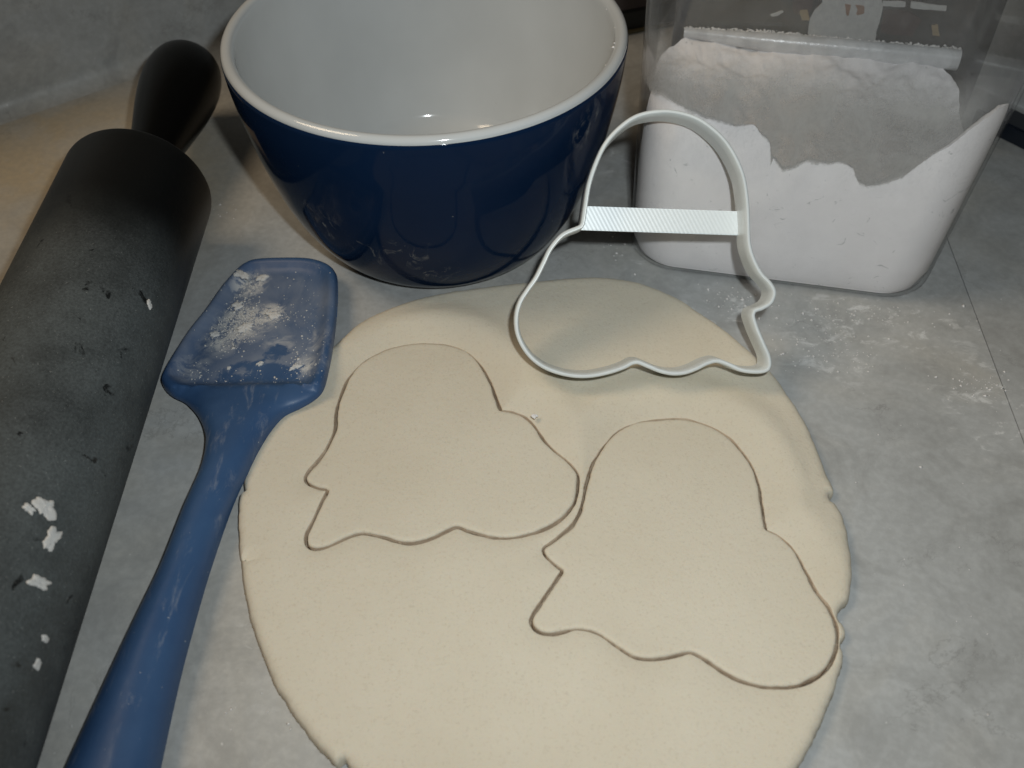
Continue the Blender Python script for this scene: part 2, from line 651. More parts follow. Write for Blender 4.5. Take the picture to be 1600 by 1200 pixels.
lip = BH - .0032
outer = [(outer_r(z), z) for z in np.r_[np.linspace(0.0, .012, 10), np.linspace(.015, .070, 18), np.linspace(.072, lip, 16)]]
foot = [(0.0005, .0022), (outer_r(0) - .006, .0022), (outer_r(0) - .004, .0004), (outer_r(0) - .001, .0002)]
lp = []
rl, zl = outer_r(lip), lip
for a in np.linspace(0, math.pi, 9)[1:]:
    lp.append((rl - .0026 + .0026 * math.cos(a), zl + .0030 * math.sin(a)))
inner = []
zi = np.linspace(lip, .0085, 34)
for z in zi[1:]:
    u = (z - .0085) / (lip - .0085)
    rr = max(outer_r(z) - .0051, .0)
    inner.append((rr * (0.55 + .45 * min(1, u / .12) ** .5) if u < .12 else rr, z))
inner += [(inner[-1][0] * .6, .0078), (inner[-1][0] * .3, .0075), (.0005, .0075)]
lathe('bowl_body', foot + [(r - .0006, z) for r, z in outer] + lp + inner, BC, OPAL, bowl, seg=160)
glz = [(r, z) for r, z in outer if z > .0015]
glz = [(glz[0][0] - .0005, glz[0][1] - .0006)] + glz + [(glz[-1][0] - .0005, glz[-1][1] + .0006)]
lathe('blue_glaze', glz, BC, NAVY, bowl, seg=160)

# flour caught on the rim
FLOUR = mat_flour()


def grains(name, spots, mat, label, cat):
    V, F = [], []
    for p, s in spots:
        k = len(V)
        ax = rng.normal(size=3); ax /= np.linalg.norm(ax)
        e = [np.array(q, float) for q in ((1, 0, 0), (-1, 0, 0), (0, 1, 0), (0, -1, 0), (0, 0, 1), (0, 0, -1))]
        V += [np.array(p) + q * s * rng.uniform(.5, 1.2) * np.array([1, 1, .6]) for q in e]
        F += [(k + a, k + b, k + c) for a, b, c in ((0, 2, 4), (2, 1, 4), (1, 3, 4), (3, 0, 4), (2, 0, 5), (1, 2, 5), (3, 1, 5), (0, 3, 5))]
    o = link_mesh(name, V, F, mat)
    return tag(o, label, cat, kind='stuff')


sps = []
for i in range(130):
    a = rng.normal(-.12, .24)
    r = min(rl - .0016, rl - .0026 + rng.normal(0, .0010))
    sps.append((BC + np.array([r * math.cos(a), r * math.sin(a), zl + .0026 - abs(r - rl + .0024) * .6]), rng.uniform(.0002, .0009)))
grains('flour_grains', sps, FLOUR, 'small crumbs of flour stuck along the bowl rim', 'flour')

# ------------------------------------------------------------------ rolling pin
PR, PX, PPHI = .0305, -.1575, math.radians(90.5)
pa = np.array([math.cos(PPHI), math.sin(PPHI), 0])
PEND = .342
pend = np.array([PX, .2, PR]) + pa * (PEND - .2) / pa[1]
PLEN = .34
t = NT('nonstick_barrel')
# barrel runs along local z; z = 0 at the far end
zc = t.new('ShaderNodeSeparateXYZ'); t.link(t.co, zc.inputs[0])
film = t.rng(t.math('ADD', zc.outputs['Z'], t.math('MULTIPLY', t.noise(28, 4), -.030)), -.052, -.112, 0, 1)
grainy = t.noise(1100, 4, .75)
patch = t.noise(38, 5, .62)
fm = t.math('MULTIPLY', film, t.rng(grainy, .28, .72, .45, .88))
fm = t.math('MULTIPLY', fm, t.rng(patch, .25, .65, .52, 1.0))
rub = t.rng(t.noise(110, 4, .6, .6, t.mapping(loc=(3, 1, 2))), .64, .70, 1, .10)      # bare spots rubbed clean
fm = t.math('MULTIPLY', fm, rub)
c = t.mix(fm, (.0045, .005, .005), (.112, .127, .129))
spk = t.math('MULTIPLY', t.rng(t.noise(1500, 3, .6), .66, .74, 0, .40), film)
c = t.mix(spk, c, (.5, .5, .48))
endw = t.math('MULTIPLY', t.rng(zc.outputs['Z'], -.0022, -.0004, 0, 1), t.rng(t.noise(160, 5, .7), .50, .66, 0, .42))
c = t.mix(endw, c, (.5, .49, .46))
t.bump(t.math('ADD', grainy, t.math('MULTIPLY', patch, .4)), .10, .0006)
t.set(color=c, rough=t.rng(fm, 0, .8, .42, .85), spec=.35)
BARREL = t.m
BLACK = mat_plain('black_handle_plastic', (.0025, .0027, .0026), .30, spec=.22, scale=900)

pin = empty('rolling_pin', tuple(pend - pa * PLEN / 2 - np.array([0, 0, PR])), 'dark grey flour-dusted rolling pin with black knob handle', 'rolling pin')
R3 = Matrix(((1, 0, 0), (0, 0, 1), (0, -1, 0)))
zax = Vector(pa); xax = Vector((0, 0, 1)).cross(zax).normalized(); yax = zax.cross(xax)
PM = Matrix((xax, yax, zax)).transposed().to_4x4()
PM.translation = Vector(pend)


def pin_part(name, prof, mat, mw, seg=72):
    o = lathe(name, prof, (0, 0, 0), mat, None, seg=seg, axis='L')
    o.parent = pin
    o.matrix_parent_inverse = Matrix.Translation(pin.location).inverted()
    o.matrix_basis = mw
    return o


bev = .0022
bp = [(.0008, 0), (PR * .55, 0)] + [(PR - bev + bev * math.sin(a), -bev + bev * math.cos(a)) for a in np.linspace(0, math.pi / 2, 6)]
bp += [(PR, -z) for z in np.linspace(.006, PLEN - bev, 40)] + [(PR - bev + bev * math.cos(a), -PLEN + bev - bev * math.sin(a)) for a in np.linspace(0, math.pi / 2, 6)][1:] + [(.0008, -PLEN)]
pin_part('barrel', bp, BARREL, PM, 120)
hz = [0.0002, .004, .012, .022, .034, .048, .062, .074, .084, .092, .098, .102, .1045, .1055, .1048, .1022, .1012]
hr = [.0092, .0092, .0094, .0102, .0118, .0142, .0165, .0179, .0184, .0178, .0163, .0138, .0108, .0084, .0070, .0046, .0006]
hp = spline(np.c_[hr, hz], 4, closed=False)
hp[:, 0] = np.clip(hp[:, 0], .0005, None)
pin_part('handle', [tuple(x) for x in hp], BLACK, PM, 64)
flip = PM @ Matrix.Translation((0, 0, -PLEN)) @ Matrix.Rotation(math.pi, 4, 'X')
pin_part('handle', [tuple(x) for x in hp], BLACK, flip, 64)


def on_pin(px, py):
    d = ray(px, py)
    c = CAM - pend
    u = np.array(xax)
    A = np.array([d @ u, d[2]]); B = np.array([c @ u, c[2]])
    a, b, cc = A @ A, 2 * A @ B, B @ B - PR * PR
    s = (-b - math.sqrt(max(b * b - 4 * a * cc, 0))) / (2 * a)
    p = CAM + d * s
    q = p - pend
    n = q - pa * (q @ pa)
    return p, n / np.linalg.norm(n)


def flake(name, p, n, w, h, thick, mat, label, cat, group, seed, rot=0.0):
    """a ragged thin scrap lying on a surface at p with normal n"""
    r = np.random.default_rng(seed)
    N = 96
    a = np.linspace(0, 2 * math.pi, N, endpoint=False)
    rad = np.ones(N)
    for k in range(2, 9):
        rad += r.normal(0, .42 / k) * np.cos(k * a + r.uniform(0, 6.3))
    rad += .10 * vnoise(np.c_[np.cos(a), np.sin(a)] + seed, .22, seed, 3) * 2.2
    rad = np.clip(rad, .30, 1.7)
    x, y = np.cos(a) * rad * w / 2, np.sin(a) * rad * h / 2
    c_, s_ = math.cos(rot), math.sin(rot)
    x, y = c_ * x - s_ * y, s_ * x + c_ * y
    n = np.array(n) / np.linalg.norm(n)
    e1 = np.cross([0, 1, 0], n); e1 /= np.linalg.norm(e1)
    e2 = np.cross(n, e1)
    V, F = [], []
    lev = [(1.0, -.15), (.97, .35), (.80, .85), (.5, 1.05), (.2, .95)]
    for s, t_ in lev:
        for i in range(N):
            hh = thick * (t_ + (r.normal(0, .16) if t_ > 0 else 0))
            V.append(p + (e1 * x[i] + e2 * y[i]) * s + n * hh)
    V.append(p + n * thick)
    for l in range(len(lev) - 1):
        for i in range(N):
            j = (i + 1) % N
            F.append((l * N + i, l * N + j, (l + 1) * N + j, (l + 1) * N + i))
    b = (len(lev) - 1) * N
    F += [(b + i, b + (i + 1) % N, len(V) - 1) for i in range(N)]
    F.append(tuple(range(N)))
    o = link_mesh(name, V, F, mat)
    return tag(o, label, cat, group)


DRIED = mat_flour('dried_flour_paste', (.57, .56, .54))
for i, (x, y, w, h, rt, lab) in enumerate([
        (71, 794, .0062, .0068, .3, 'largest pale flake of dried flour paste on the rolling pin'),
        (45, 795, .0036, .0026, .2, 'small pale flake close to the largest one on the rolling pin'),
        (81, 842, .0044, .0078, -.2, 'narrow pale flake of dried flour paste below the largest one'),
        (61, 910, .0066, .0038, .3, 'ragged pale flake of dried flour paste on the rolling pin'),
        (233, 476, .0024, .0032, .2, 'lone tiny pale crumb on the upper rolling pin barrel'),
        (70, 998, .0026, .0022, 0, 'tiny pale crumb stuck on the dark stain of the rolling pin'),
        (58, 1038, .0026, .0030, 0, 'tiny pale crumb lowest on the rolling pin barrel')]):
    p, n = on_pin(x, y)
    flake('flour_flake', p, n, w, h, .00055, DRIED, lab, 'flake', 'flakes stuck on the rolling pin', 40 + i, rt)

# ------------------------------------------------------------------ spatula
zA, zB, zC = at(252, 590, .0015), at(504, 600, .0080), at(175, 1200, .0022)
pn = np.cross(zB - zA, zC - zA)


def sp_base(p):
    return zA[2] - (pn[0] * (p[:, 0] - zA[0]) + pn[1] * (p[:, 1] - zA[1])) / pn[2]


out_px = [(401, 399), (442, 397), (482, 398), (508, 405), (522, 416), (526, 434), (525, 481), (519, 533), (512, 571), (504, 600), (491, 615), (468, 629),
          (442, 642), (421, 665), (404, 692), (390, 720), (360, 785), (325, 885), (300, 970), (275, 1065), (245, 1200), (222, 1300), (205, 1375),
          (180, 1415), (130, 1430), (70, 1410), (45, 1370), (60, 1300), (105, 1198), (175, 1045), (215, 960), (250, 885), (285, 795), (312, 732), (320, 690),
          (316, 664), (305, 641), (287, 622), (267, 612), (254, 600), (252, 586), (270, 551), (293, 513), (319, 478), (342, 444), (363, 420), (380, 406)]
Q = []
for x, y in out_px:
    z = .006
    for _ in range(4):
        q = at(x, y, z)
        z = float(sp_base(q[None, :2])[0]) + .0035
    Q.append(q)
SO = resample(spline(np.array(Q)[:, :2], 6), .0010)
lineL, lineR = at(262, 606, .007)[:2], at(498, 612, .009)[:2]      # ridge between scoop and neck
ax_s = np.array([-(lineR - lineL)[1], (lineR - lineL)[0]]); ax_s /= np.linalg.norm(ax_s)
if ax_s[1] < 0: ax_s = -ax_s


def sp_top(p, d):
    s = (p - lineL) @ ax_s                      # >0 on the blade, <0 towards the handle
    b = sp_base(p)
    # neck and handle: rounded bar, thicker towards the grip
    hw = np.interp(-s, [0, .01, .03, .06, .10, .25], [.024, .0095, .0080, .0095, .0120, .0150])
    th = np.interp(-s, [-.01, 0, .02, .05, .10, .25], [.0062, .0068, .0085, .0100, .0125, .0150])
    x = np.clip(d / hw, 0, 1)
    zh = th * (.16 + .84 * np.sqrt(np.clip(1 - (1 - x) ** 2.2, 0, 1)))
    # blade: rim with a scooped hollow
    x2 = np.clip(d / .0022, 0, 1)
    rim = .0046 * (.25 + .75 * np.sqrt(np.clip(1 - (1 - x2) ** 2, 0, 1))) + .0010 * np.exp(-np.clip(s, 0, 1) / .012)
    tip = np.clip((s - .015) / .04, 0, 1)
    f = np.clip((d - .0026) / .0050, 0, 1)
    e = np.clip((s - .0007) / .0040, 0, 1)
    hol = np.minimum(f * f * (3 - 2 * f), e ** .7) * .0031
    zb = rim - hol - .0016 * tip
    k = np.clip((s + .0012) / .0016, 0, 1)
    k = k * k * (3 - 2 * k)
    return b + zh * (1 - k) + zb * k


t = NT('blue_silicone')
n1 = t.noise(45, 5, .6)
blu = t.ramp(n1, [(.3, (.030, .072, .165)), (.7, (.040, .092, .198))])
ctr = lambda x, y: (*at(x, y, .0065)[:2], .0065)
msk = t.most([t.near(ctr(*q), r, .15) for q, r in (((395, 500), .020), ((345, 530), .015), ((480, 580), .013), ((395, 440), .013), ((300, 570), .012), ((500, 540), .012), ((440, 540), .012))])
bare = t.most([t.near(ctr(*q), r, .35) for q, r in (((410, 585), .0135), ((370, 590), .012), ((455, 590), .008), ((430, 556), .008), ((335, 440), .006))])
bare = t.rng(t.math('ADD', bare, t.math('MULTIPLY', t.math('SUBTRACT', t.noise(160, 5, .65, .6), .5), 3.2)), .35, .95)
wide = t.near(ctr(395, 505), .040, .70)
core = t.most([t.near(ctr(*q), r, .3) for q, r in (((376, 500), .017), ((420, 490), .010), ((388, 442), .011), ((350, 528), .010), ((480, 578), .008))])
fmask = t.math('MULTIPLY', msk, t.rng(t.noise(120, 7, .66, .8), .36, .64, .12, .62))
fmask = t.math('MAXIMUM', fmask, t.math('MULTIPLY', core, t.rng(t.noise(230, 7, .75, .6), .42, .54, .08, .95)))
fmask = t.math('MAXIMUM', fmask, t.math('MULTIPLY', wide, t.rng(t.noise(26, 5, .6, .8), .28, .72, .06, .30)))
fmask = t.math('MULTIPLY', fmask, t.math('SUBTRACT', 1.0, t.math('MULTIPLY', bare, .92)))
streak = t.math('MULTIPLY', t.rng(t.noise(70, 7, .75, .5, t.mapping(scale=(2.2, .6, 1), rot=(0, 0, -.35))), .54, .76), .30)
speck = t.rng(t.noise(640, 2), .735, .77, 0, .5)
fmask = t.math('MAXIMUM', fmask, t.math('MAXIMUM', streak, speck))
t.bump(t.noise(220, 4, .6), .10, .0008)
t.set(color=t.mix(fmask, blu, (.55, .55, .54)), rough=t.rng(fmask, 0, .6, .43, .9), spec=.35)
BLUE = t.m
spat = empty('spatula', (float(SO[:, 0].mean()), float(SO[:, 1].mean()), 0.0), 'blue silicone spoon spatula smeared with flour on the dough edge', 'spatula')
# blade with neck, and the grip, meet under the first third of the handle
o = slab('handle', [SO], sp_top, lambda p: sp_base(p) + .0002, .0018, BLUE, spat, rings=(.0003, .0007, .0012, .0019, .0028, .0040, .0055))

bm = bmesh.new(); bm.from_mesh(o.data)
bmesh.ops.bisect_plane(bm, geom=bm.verts[:] + bm.edges[:] + bm.faces[:], dist=1e-7, plane_co=(lineL[0], lineL[1], 0), plane_no=(ax_s[0], ax_s[1], 0))
bm2 = bm.copy()
on_blade = lambda f: (np.array(f.calc_center_median()[:2]) - lineL) @ ax_s > 0
bmesh.ops.delete(bm, geom=[f for f in bm.faces if on_blade(f)], context='FACES')
bmesh.ops.delete(bm2, geom=[f for f in bm2.faces if not on_blade(f)], context='FACES')
bm.to_mesh(o.data)
me = bpy.data.meshes.new('blade'); bm2.to_mesh(me); me.materials.append(BLUE)
bm.free(); bm2.free()
o = bpy.data.objects.new('blade', me); COL.objects.link(o)
o.parent = spat; o.matrix_parent_inverse = Matrix.Translation(spat.location).inverted()
for i, (x, y, w, h, rt, th, lab) in enumerate([
        (378, 430, .0075, .0040, -.5, .0009, 'pale flour clump nearest the spatula blade tip'),
        (410, 435, .0055, .0035, .4, .0008, 'smaller pale flour clump near the spatula blade tip'),
        (372, 478, .0050, .0040, .9, .0006, 'upper flour clump in the middle of the spatula blade'),
        (384, 512, .0062, .0046, .3, .0006, 'largest flour clump in the middle of the spatula blade'),
        (428, 493, .0065, .0034, -.2, .0007, 'thin flour clump beside the largest one on the spatula'),
        (358, 570 + 6, .0016, .0014, 0, .0006, 'tiny flour crumb at the hollow of the spatula blade'),
        (407, 569, .0030, .0018, .6, .0007, 'small comma of flour on the bare blue spatula hollow'),
        (462, 574, .0048, .0020, .5, .0006, 'slim flour scrap near the right rim of the spatula'),
        (336, 523, .0040, .0028, .3, .0006, 'small flour scrap left of the largest clump on the spatula')]):
    q = at(x, y, .009)
    for _ in range(4):
        d_ = dist_to(q[None, :2], SO)
        q = at(x, y, float(sp_top(q[None, :2], d_)[0]))
    flake('flour_clump', q + np.array([0, 0, .0001]), (0.05, -.02, 1), w, h, th, DRIED, lab, 'flour clump', 'flour clumps on the spatula', 70 + i, rt)

sps = []
for (cx, cy, n, sx, sy) in ((374, 500, 760, 17, 20), (420, 495, 240, 20, 9), (385, 438, 160, 14, 9), (350, 530, 160, 22, 12), (470, 570, 110, 14, 16), (490, 520, 60, 12, 26), (410, 590, 50, 50, 10), (470, 440, 40, 25, 20), (310, 580, 60, 18, 12)):
    for i in range(n):
        x, y = cx + rng.normal(0, sx), cy + rng.normal(0, sy)
        q = at(x, y, .009)
        for _ in range(3):
            q = at(x, y, float(sp_top(q[None, :2], dist_to(q[None, :2], SO))[0]))
        if inside(q[None, :2], SO)[0] and (q[:2] - lineL) @ ax_s > .001:
            sps.append((q + np.array([0, 0, .00005]), abs(rng.normal(0, .00026)) + .00009))
grains('flour_powder', sps, DRIED, 'loose flour powder dusted over the blue spatula blade', 'flour')

# ------------------------------------------------------------------ cookie cutter, leaning on the flour container
CK = .9695
RR = np.array([[0.96987504, 0.24341159, -0.00965385], [-0.16962326, 0.64635984, -0.74394012], [-0.17484379, 0.72316647, 0.66817655]])
co = np.array([.057055, .26927547, .02657918 + .006])
co = CAM + (co - CAM) * CK
cut_px = [(780 + a / 2.552, 150 + b / 2.552) for a, b in [(640, 52), (720, 58), (800, 85), (870, 135), (920, 190), (960, 260), (985, 330), (998, 420), (1002, 500), (1005, 580), (1020, 640), (1050, 700), (1090, 745), (1107, 785), (1090, 830), (1050, 855), (1022, 868), (1035, 920), (1060, 980), (1085, 1040), (1085, 1085), (1060, 1105), (1010, 1108), (960, 1100), (915, 1080), (870, 1065), (830, 1075), (790, 1095), (740, 1112), (690, 1115), (640, 1105), (590, 1085), (545, 1070), (500, 1090), (440, 1110), (360, 1125), (280, 1122), (200, 1100), (140, 1065), (95, 1015), (65, 950), (60, 880), (75, 820), (105, 770), (140, 720), (170, 660), (200, 600), (250, 545), (318, 515), (325, 505), (335, 440), (350, 350), (380, 260), (420, 180), (480, 115), (550, 70)]]
loc = np.array([(on_plane(x, y, co, RR[:, 2]) - co) @ RR for x, y in cut_px])[:, :2]
CL = resample(spline(loc, 6), .0009)
cn = inward(CL)
CDEP = .0155
# cross-section of the wall: (inward offset, depth); the cutting edge faces the room, the grip lies at the back
sec = [(.0002, -.0001), (.0007, .0003), (.0012, .0003), (.0016, -.0003), (.0016, -CDEP * .45), (.0018, -CDEP + .0003), (.0014, -CDEP), (.0000, -CDEP), (-.0003, -CDEP + .0004), (-.0001, -CDEP * .45), (.0000, -.0006)]
V, F = [], []
for i in range(len(CL)):
    for u, dpt in sec:
        q = CL[i] + cn[i] * u
        V.append(co + RR @ np.array([q[0], q[1], dpt]))
k, N = len(sec), len(CL)
for i in range(N):
    j = (i + 1) % N
    for a in range(k):
        b = (a + 1) % k
        F.append((i * k + a, i * k + b, j * k + b, j * k + a))
t = NT('white_printed_plastic')
v = t.new('ShaderNodeVectorMath', operation='DOT_PRODUCT')
t.link(t.co, v.inputs[0]); v.inputs[1].default_value = tuple(RR[:, 2])
lay = t.math('SINE', t.math('MULTIPLY', v.outputs['Value'], 2 * math.pi / .0004))
t.bump(lay, .12, .0003)
t.set(color=t.ramp(t.noise(90, 3), [(.3, (.69, .73, .73)), (.7, (.75, .79, .79))]), rough=.26, spec=.5, ss=.15, ssr=(1, 1, 1), sss=.002)
PLA = t.m
t = NT('white_printed_face')
d1, d2 = RR[:, 0], RR[:, 1]


def dotw(vec, period):
    n = t.new('ShaderNodeVectorMath', operation='DOT_PRODUCT')
    t.link(t.co, n.inputs[0]); n.inputs[1].default_value = tuple(vec)
    return t.math('SINE', t.math('MULTIPLY', n.outputs['Value'], 2 * math.pi / period))


diag = dotw((d1 * .75 + d2 * .66), .00135)
diag2 = dotw((d1 * .75 - d2 * .66), .0030)
t.bump(t.math('ADD', diag, t.math('MULTIPLY', diag2, .35)), .045, .0003)
t.set(color=t.ramp(diag, [(.2, (.72, .77, .78)), (.9, (.74, .79, .80))]), rough=.34, spec=.5)
PLAB = t.m
base = on_plane(1000, 590, co, RR[:, 2])
cutter = empty('cookie_cutter', (float(base[0]), float(base[1]), DT), 'white plastic ghost-shaped cookie cutter leaning on the flour container', 'cookie cutter')
link_mesh('cutting_wall', V, F, PLA, cutter, sharp=50)
# grip bar across the back
BT = .0026
bo = co - RR[:, 2] * (CDEP - BT)
cpt = [((on_plane(x, y, bo, RR[:, 2]) - co) @ RR)[:2] for x, y in ((915, 322), (908, 360), (1153, 330), (1154, 367))]
lt, lb, rt_, rb_ = cpt
ur = (rt_ - lt); ur /= np.linalg.norm(ur)


def wall_hit(p, dirn):
    best = None
    for a, b in zip(CL + cn * .0008, np.roll(CL + cn * .0008, -1, 0)):
        M_ = np.array([dirn, a - b]).T
        if abs(np.linalg.det(M_)) < 1e-12: continue
        s_, u_ = np.linalg.solve(M_, a - p)
        if s_ > 0 and 0 <= u_ <= 1 and (best is None or s_ < best): best = s_
    return p + dirn * best


mid_t, mid_b = (lt + rt_) / 2, (lb + rb_) / 2
A4 = [wall_hit(mid_t, -ur), wall_hit(mid_b, -ur), wall_hit(mid_b, ur), wall_hit(mid_t, ur)]
bm = bmesh.new()
zf, zb_ = -CDEP + BT, -CDEP + .0002
vs = [bm.verts.new(co + RR @ np.array([q[0], q[1], z])) for z in (zf, zb_) for q in A4]
for f in ((0, 1, 2, 3), (7, 6, 5, 4), (0, 4, 5, 1), (1, 5, 6, 2), (2, 6, 7, 3), (3, 7, 4, 0)):
    bm.faces.new([vs[i] for i in f])
bmesh.ops.recalc_face_normals(bm, faces=bm.faces)
bmesh.ops.bevel(bm, geom=bm.edges[:], offset=.0003, segments=2, affect='EDGES')
me = bpy.data.meshes.new('grip_bar'); bm.to_mesh(me); bm.free(); me.materials.append(PLAB)
o = bpy.data.objects.new('grip_bar', me); COL.objects.link(o)
o.parent = cutter; o.matrix_parent_inverse = Matrix.Translation(cutter.location).inverted()

# ------------------------------------------------------------------ flour container
KO = at(1050, 430)
ku = at(1400, 475) - KO; ku /= np.linalg.norm(ku)
kv = np.array([-ku[1], ku[0], 0])
U0, U1, VD, KR, KH = -.0207, .1070, .098, .020, .17


def klocal(u, v, z):
    return KO + ku * u + kv * v + np.array([0, 0, z])


def kloop(z, inset=0.0, n=9):
    u0, u1 = U0 - .030 * z + inset, U1 + .070 * z - inset
    v0, v1 = -.035 * z + inset, VD + .030 * z - inset
    r = KR - inset * .7 + .03 * z
    pts = []
    for cx, cy, a0 in ((u0 + r, v0 + r, math.pi), (u1 - r, v0 + r, 1.5 * math.pi), (u1 - r, v1 - r, 0), (u0 + r, v1 - r, .5 * math.pi)):
        for a in np.linspace(a0, a0 + math.pi / 2, n):
            pts.append((cx + r * math.cos(a), cy + r * math.sin(a)))
        # straight run to the next corner gets extra points
    out = []
    for i in range(len(pts)):
        a, b = np.array(pts[i]), np.array(pts[(i + 1) % len(pts)])
        m_ = max(1, int(np.linalg.norm(b - a) / .006))
        for s_ in range(m_):
            out.append(a + (b - a) * s_ / m_)
    return np.array(out)


WT = .0012
prof_px = [(1000, 150), (1012, 160), (1040, 157), (1070, 170), (1098, 182), (1112, 186), (1128, 190), (1150, 196), (1178, 192), (1190, 208), (1204, 222), (1208, 245), (1204, 258), (1222, 266), (1240, 262),
           (1258, 252), (1290, 256), (1316, 253), (1332, 262), (1342, 286), (1356, 291), (1380, 286), (1410, 276), (1440, 252), (1470, 232), (1500, 210), (1530, 192), (1556, 178), (1572, 176), (1585, 182)]
pu, pz = [], []
nf = -kv
for x, y in prof_px:
    zz = .06
    for _ in range(5):
        q = on_plane(x, y, klocal(0, -.035 * zz + WT, 0), nf)
        zz = q[2]
    pu.append((q - KO) @ ku); pz.append(zz)
pu, pz = np.array(pu), np.array(pz)
order = np.argsort(pu); pu, pz = pu[order], pz[order]
t = NT('clear_dusty_plastic')
nt = t.t
zc = t.new('ShaderNodeSeparateXYZ'); t.link(t.co, zc.inputs[0])
dust = t.noise(95, 8, .78, .6, t.mapping(scale=(1, 1, .6)))
fine = t.noise(1300, 4, .75, 0, t.mapping(scale=(1, 1, .45)))
dm = t.math('MULTIPLY', t.rng(dust, .35, .75, .006, .065), t.rng(fine, .38, .66, .15, 1.4))
up = t.rng(zc.outputs['Z'], .045, .075, .12, 1.0)
dm = t.math('MULTIPLY', dm, up)
blot = t.math('MULTIPLY', t.rng(t.noise(55, 6, .7, 1.0, t.mapping(loc=(2, 5, 1))), .60, .74, 0, .11), up)
dm = t.math('MAXIMUM', dm, blot)
vv = t.new('ShaderNodeVectorMath', operation='DOT_PRODUCT'); t.link(t.co, vv.inputs[0]); vv.inputs[1].default_value = tuple(kv)
front = t.rng(vv.outputs['Value'], float(KO @ kv) + .016, float(KO @ kv) + .006, 0, 1)
uu = t.new('ShaderNodeVectorMath', operation='DOT_PRODUCT'); t.link(t.co, uu.inputs[0]); uu.inputs[1].default_value = tuple(ku)
ulo, uhi = float(pu.min()), float(pu.max())
un = t.rng(uu.outputs['Value'], float(KO @ ku) + ulo, float(KO @ ku) + uhi, 0, 1, False)
fc = t.new('ShaderNodeFloatCurve')
cv = fc.mapping.curves[0]
for u_, z_ in zip(pu[1:-1], pz[1:-1]):
    pt_ = cv.points.new((u_ - ulo) / (uhi - ulo), z_ / .15)
cv.points[0].location = (0, pz[0] / .15)
cv.points[len(cv.points) - 1].location = (1, pz[-1] / .15)
for p_ in cv.points: p_.handle_type = 'VECTOR'
fc.mapping.update()
t.link(un, fc.inputs['Value'])
above = t.math('SUBTRACT', zc.outputs['Z'], t.math('MULTIPLY', fc.outputs[0], .15))
band = t.math('MULTIPLY', t.rng(t.math('ADD', above, t.math('MULTIPLY', t.math('SUBTRACT', t.noise(320, 5, .7), .5), .004)), -.0004, .0012, 0, 1), t.rng(t.math('ADD', zc.outputs['Z'], t.math('MULTIPLY', t.noise(60, 5, .7), .02)), .118, .100, .12, 1))
band = t.math('MULTIPLY', band, t.rng(un, .96, .80, .25, 1))
film = t.math('MULTIPLY', t.math('MULTIPLY', band, front), t.rng(t.noise(85, 8, .75, .5, t.mapping(scale=(1, 1, .7))), .25, .75, .26, .72))
dm = t.math('MAXIMUM', dm, film)
tr = t.new('ShaderNodeBsdfTransparent'); tr.inputs[0].default_value = (.985, .985, .985, 1)
gl = t.new('ShaderNodeBsdfGlossy'); gl.inputs['Roughness'].default_value = .07
lw = t.new('ShaderNodeLayerWeight'); lw.inputs['Blend'].default_value = .5
fres = t.math('ADD', .035, t.math('MULTIPLY', t.math('POWER', lw.outputs['Facing'], 5.0), .55))
m1 = t.new('ShaderNodeMixShader'); t.link(fres, m1.inputs[0]); t.link(tr.outputs[0], m1.inputs[1]); t.link(gl.outputs[0], m1.inputs[2])
df = t.new('ShaderNodeBsdfDiffuse'); df.inputs[0].default_value = (.42, .413, .40, 1)
m2 = t.new('ShaderNodeMixShader'); t.link(dm, m2.inputs[0]); t.link(m1.outputs[0], m2.inputs[1]); t.link(df.outputs[0], m2.inputs[2])
nt.links.new(m2.outputs[0], nt.nodes['Material Output'].inputs['Surface'])
nt.nodes.remove(t.b)
CLEAR = t.m

cont = empty('flour_container', tuple(klocal((U0 + U1) / 2, VD / 2, 0)), 'clear square-sided plastic container half filled with white flour', 'container')
levels = [(.0006, .0050), (.0010, .0030), (.0022, .0012), (.0042, .0002)] + [(z, 0.0) for z in np.linspace(.008, KH, 18)]
inner_l = [(z, WT) for z in np.linspace(KH, .008, 14)] + [(.0040, WT + .0006), (.0020, WT + .003)]
rings = [kloop(z, ins) for z, ins in levels + inner_l]
zs = [z for z, _ in levels + inner_l]
V, F = [], []
N = len(rings[0])
assert all(len(r) == N for r in rings) or True
# equalise ring sizes
N = 120
rings = [resample(r, 1e9) if False else r for r in rings]


def even(r, n=N):
    Q_ = np.vstack([r, r[:1]])
    L = np.r_[0, np.cumsum(np.linalg.norm(np.diff(Q_, axis=0), axis=1))]
    s = np.linspace(0, L[-1], n, endpoint=False)
    return np.c_[np.interp(s, L, Q_[:, 0]), np.interp(s, L, Q_[:, 1])]


for r, z in zip(rings, zs):
    for u, v_ in even(r):
        V.append(klocal(u, v_, z))
R_ = len(rings)
for a in range(R_ - 1):
    for i in range(N):
        j = (i + 1) % N
        F.append((a * N + i, a * N + j, (a + 1) * N + j, (a + 1) * N + i))
V.append(klocal((U0 + U1) / 2, VD / 2, .0006)); V.append(klocal((U0 + U1) / 2, VD / 2, .0020))
F += [(i, (i + 1) % N, len(V) - 2) for i in range(N)]
F += [((R_ - 1) * N + i, (R_ - 1) * N + (i + 1) % N, len(V) - 1) for i in range(N)]
link_mesh('tub', V, F, CLEAR, cont, sharp=60)
V, F = [], []  # unseen lid, added to keep the overhead light off the flour
shading_lid_l = [(KH - .008, -.0006), (KH - .008, -.0030), (KH + .004, -.0032), (KH + .007, -.0010), (KH + .007, .02)]
for z, ins in shading_lid_l:
    V += [klocal(u, v_, z) for u, v_ in even(kloop(KH, ins))]
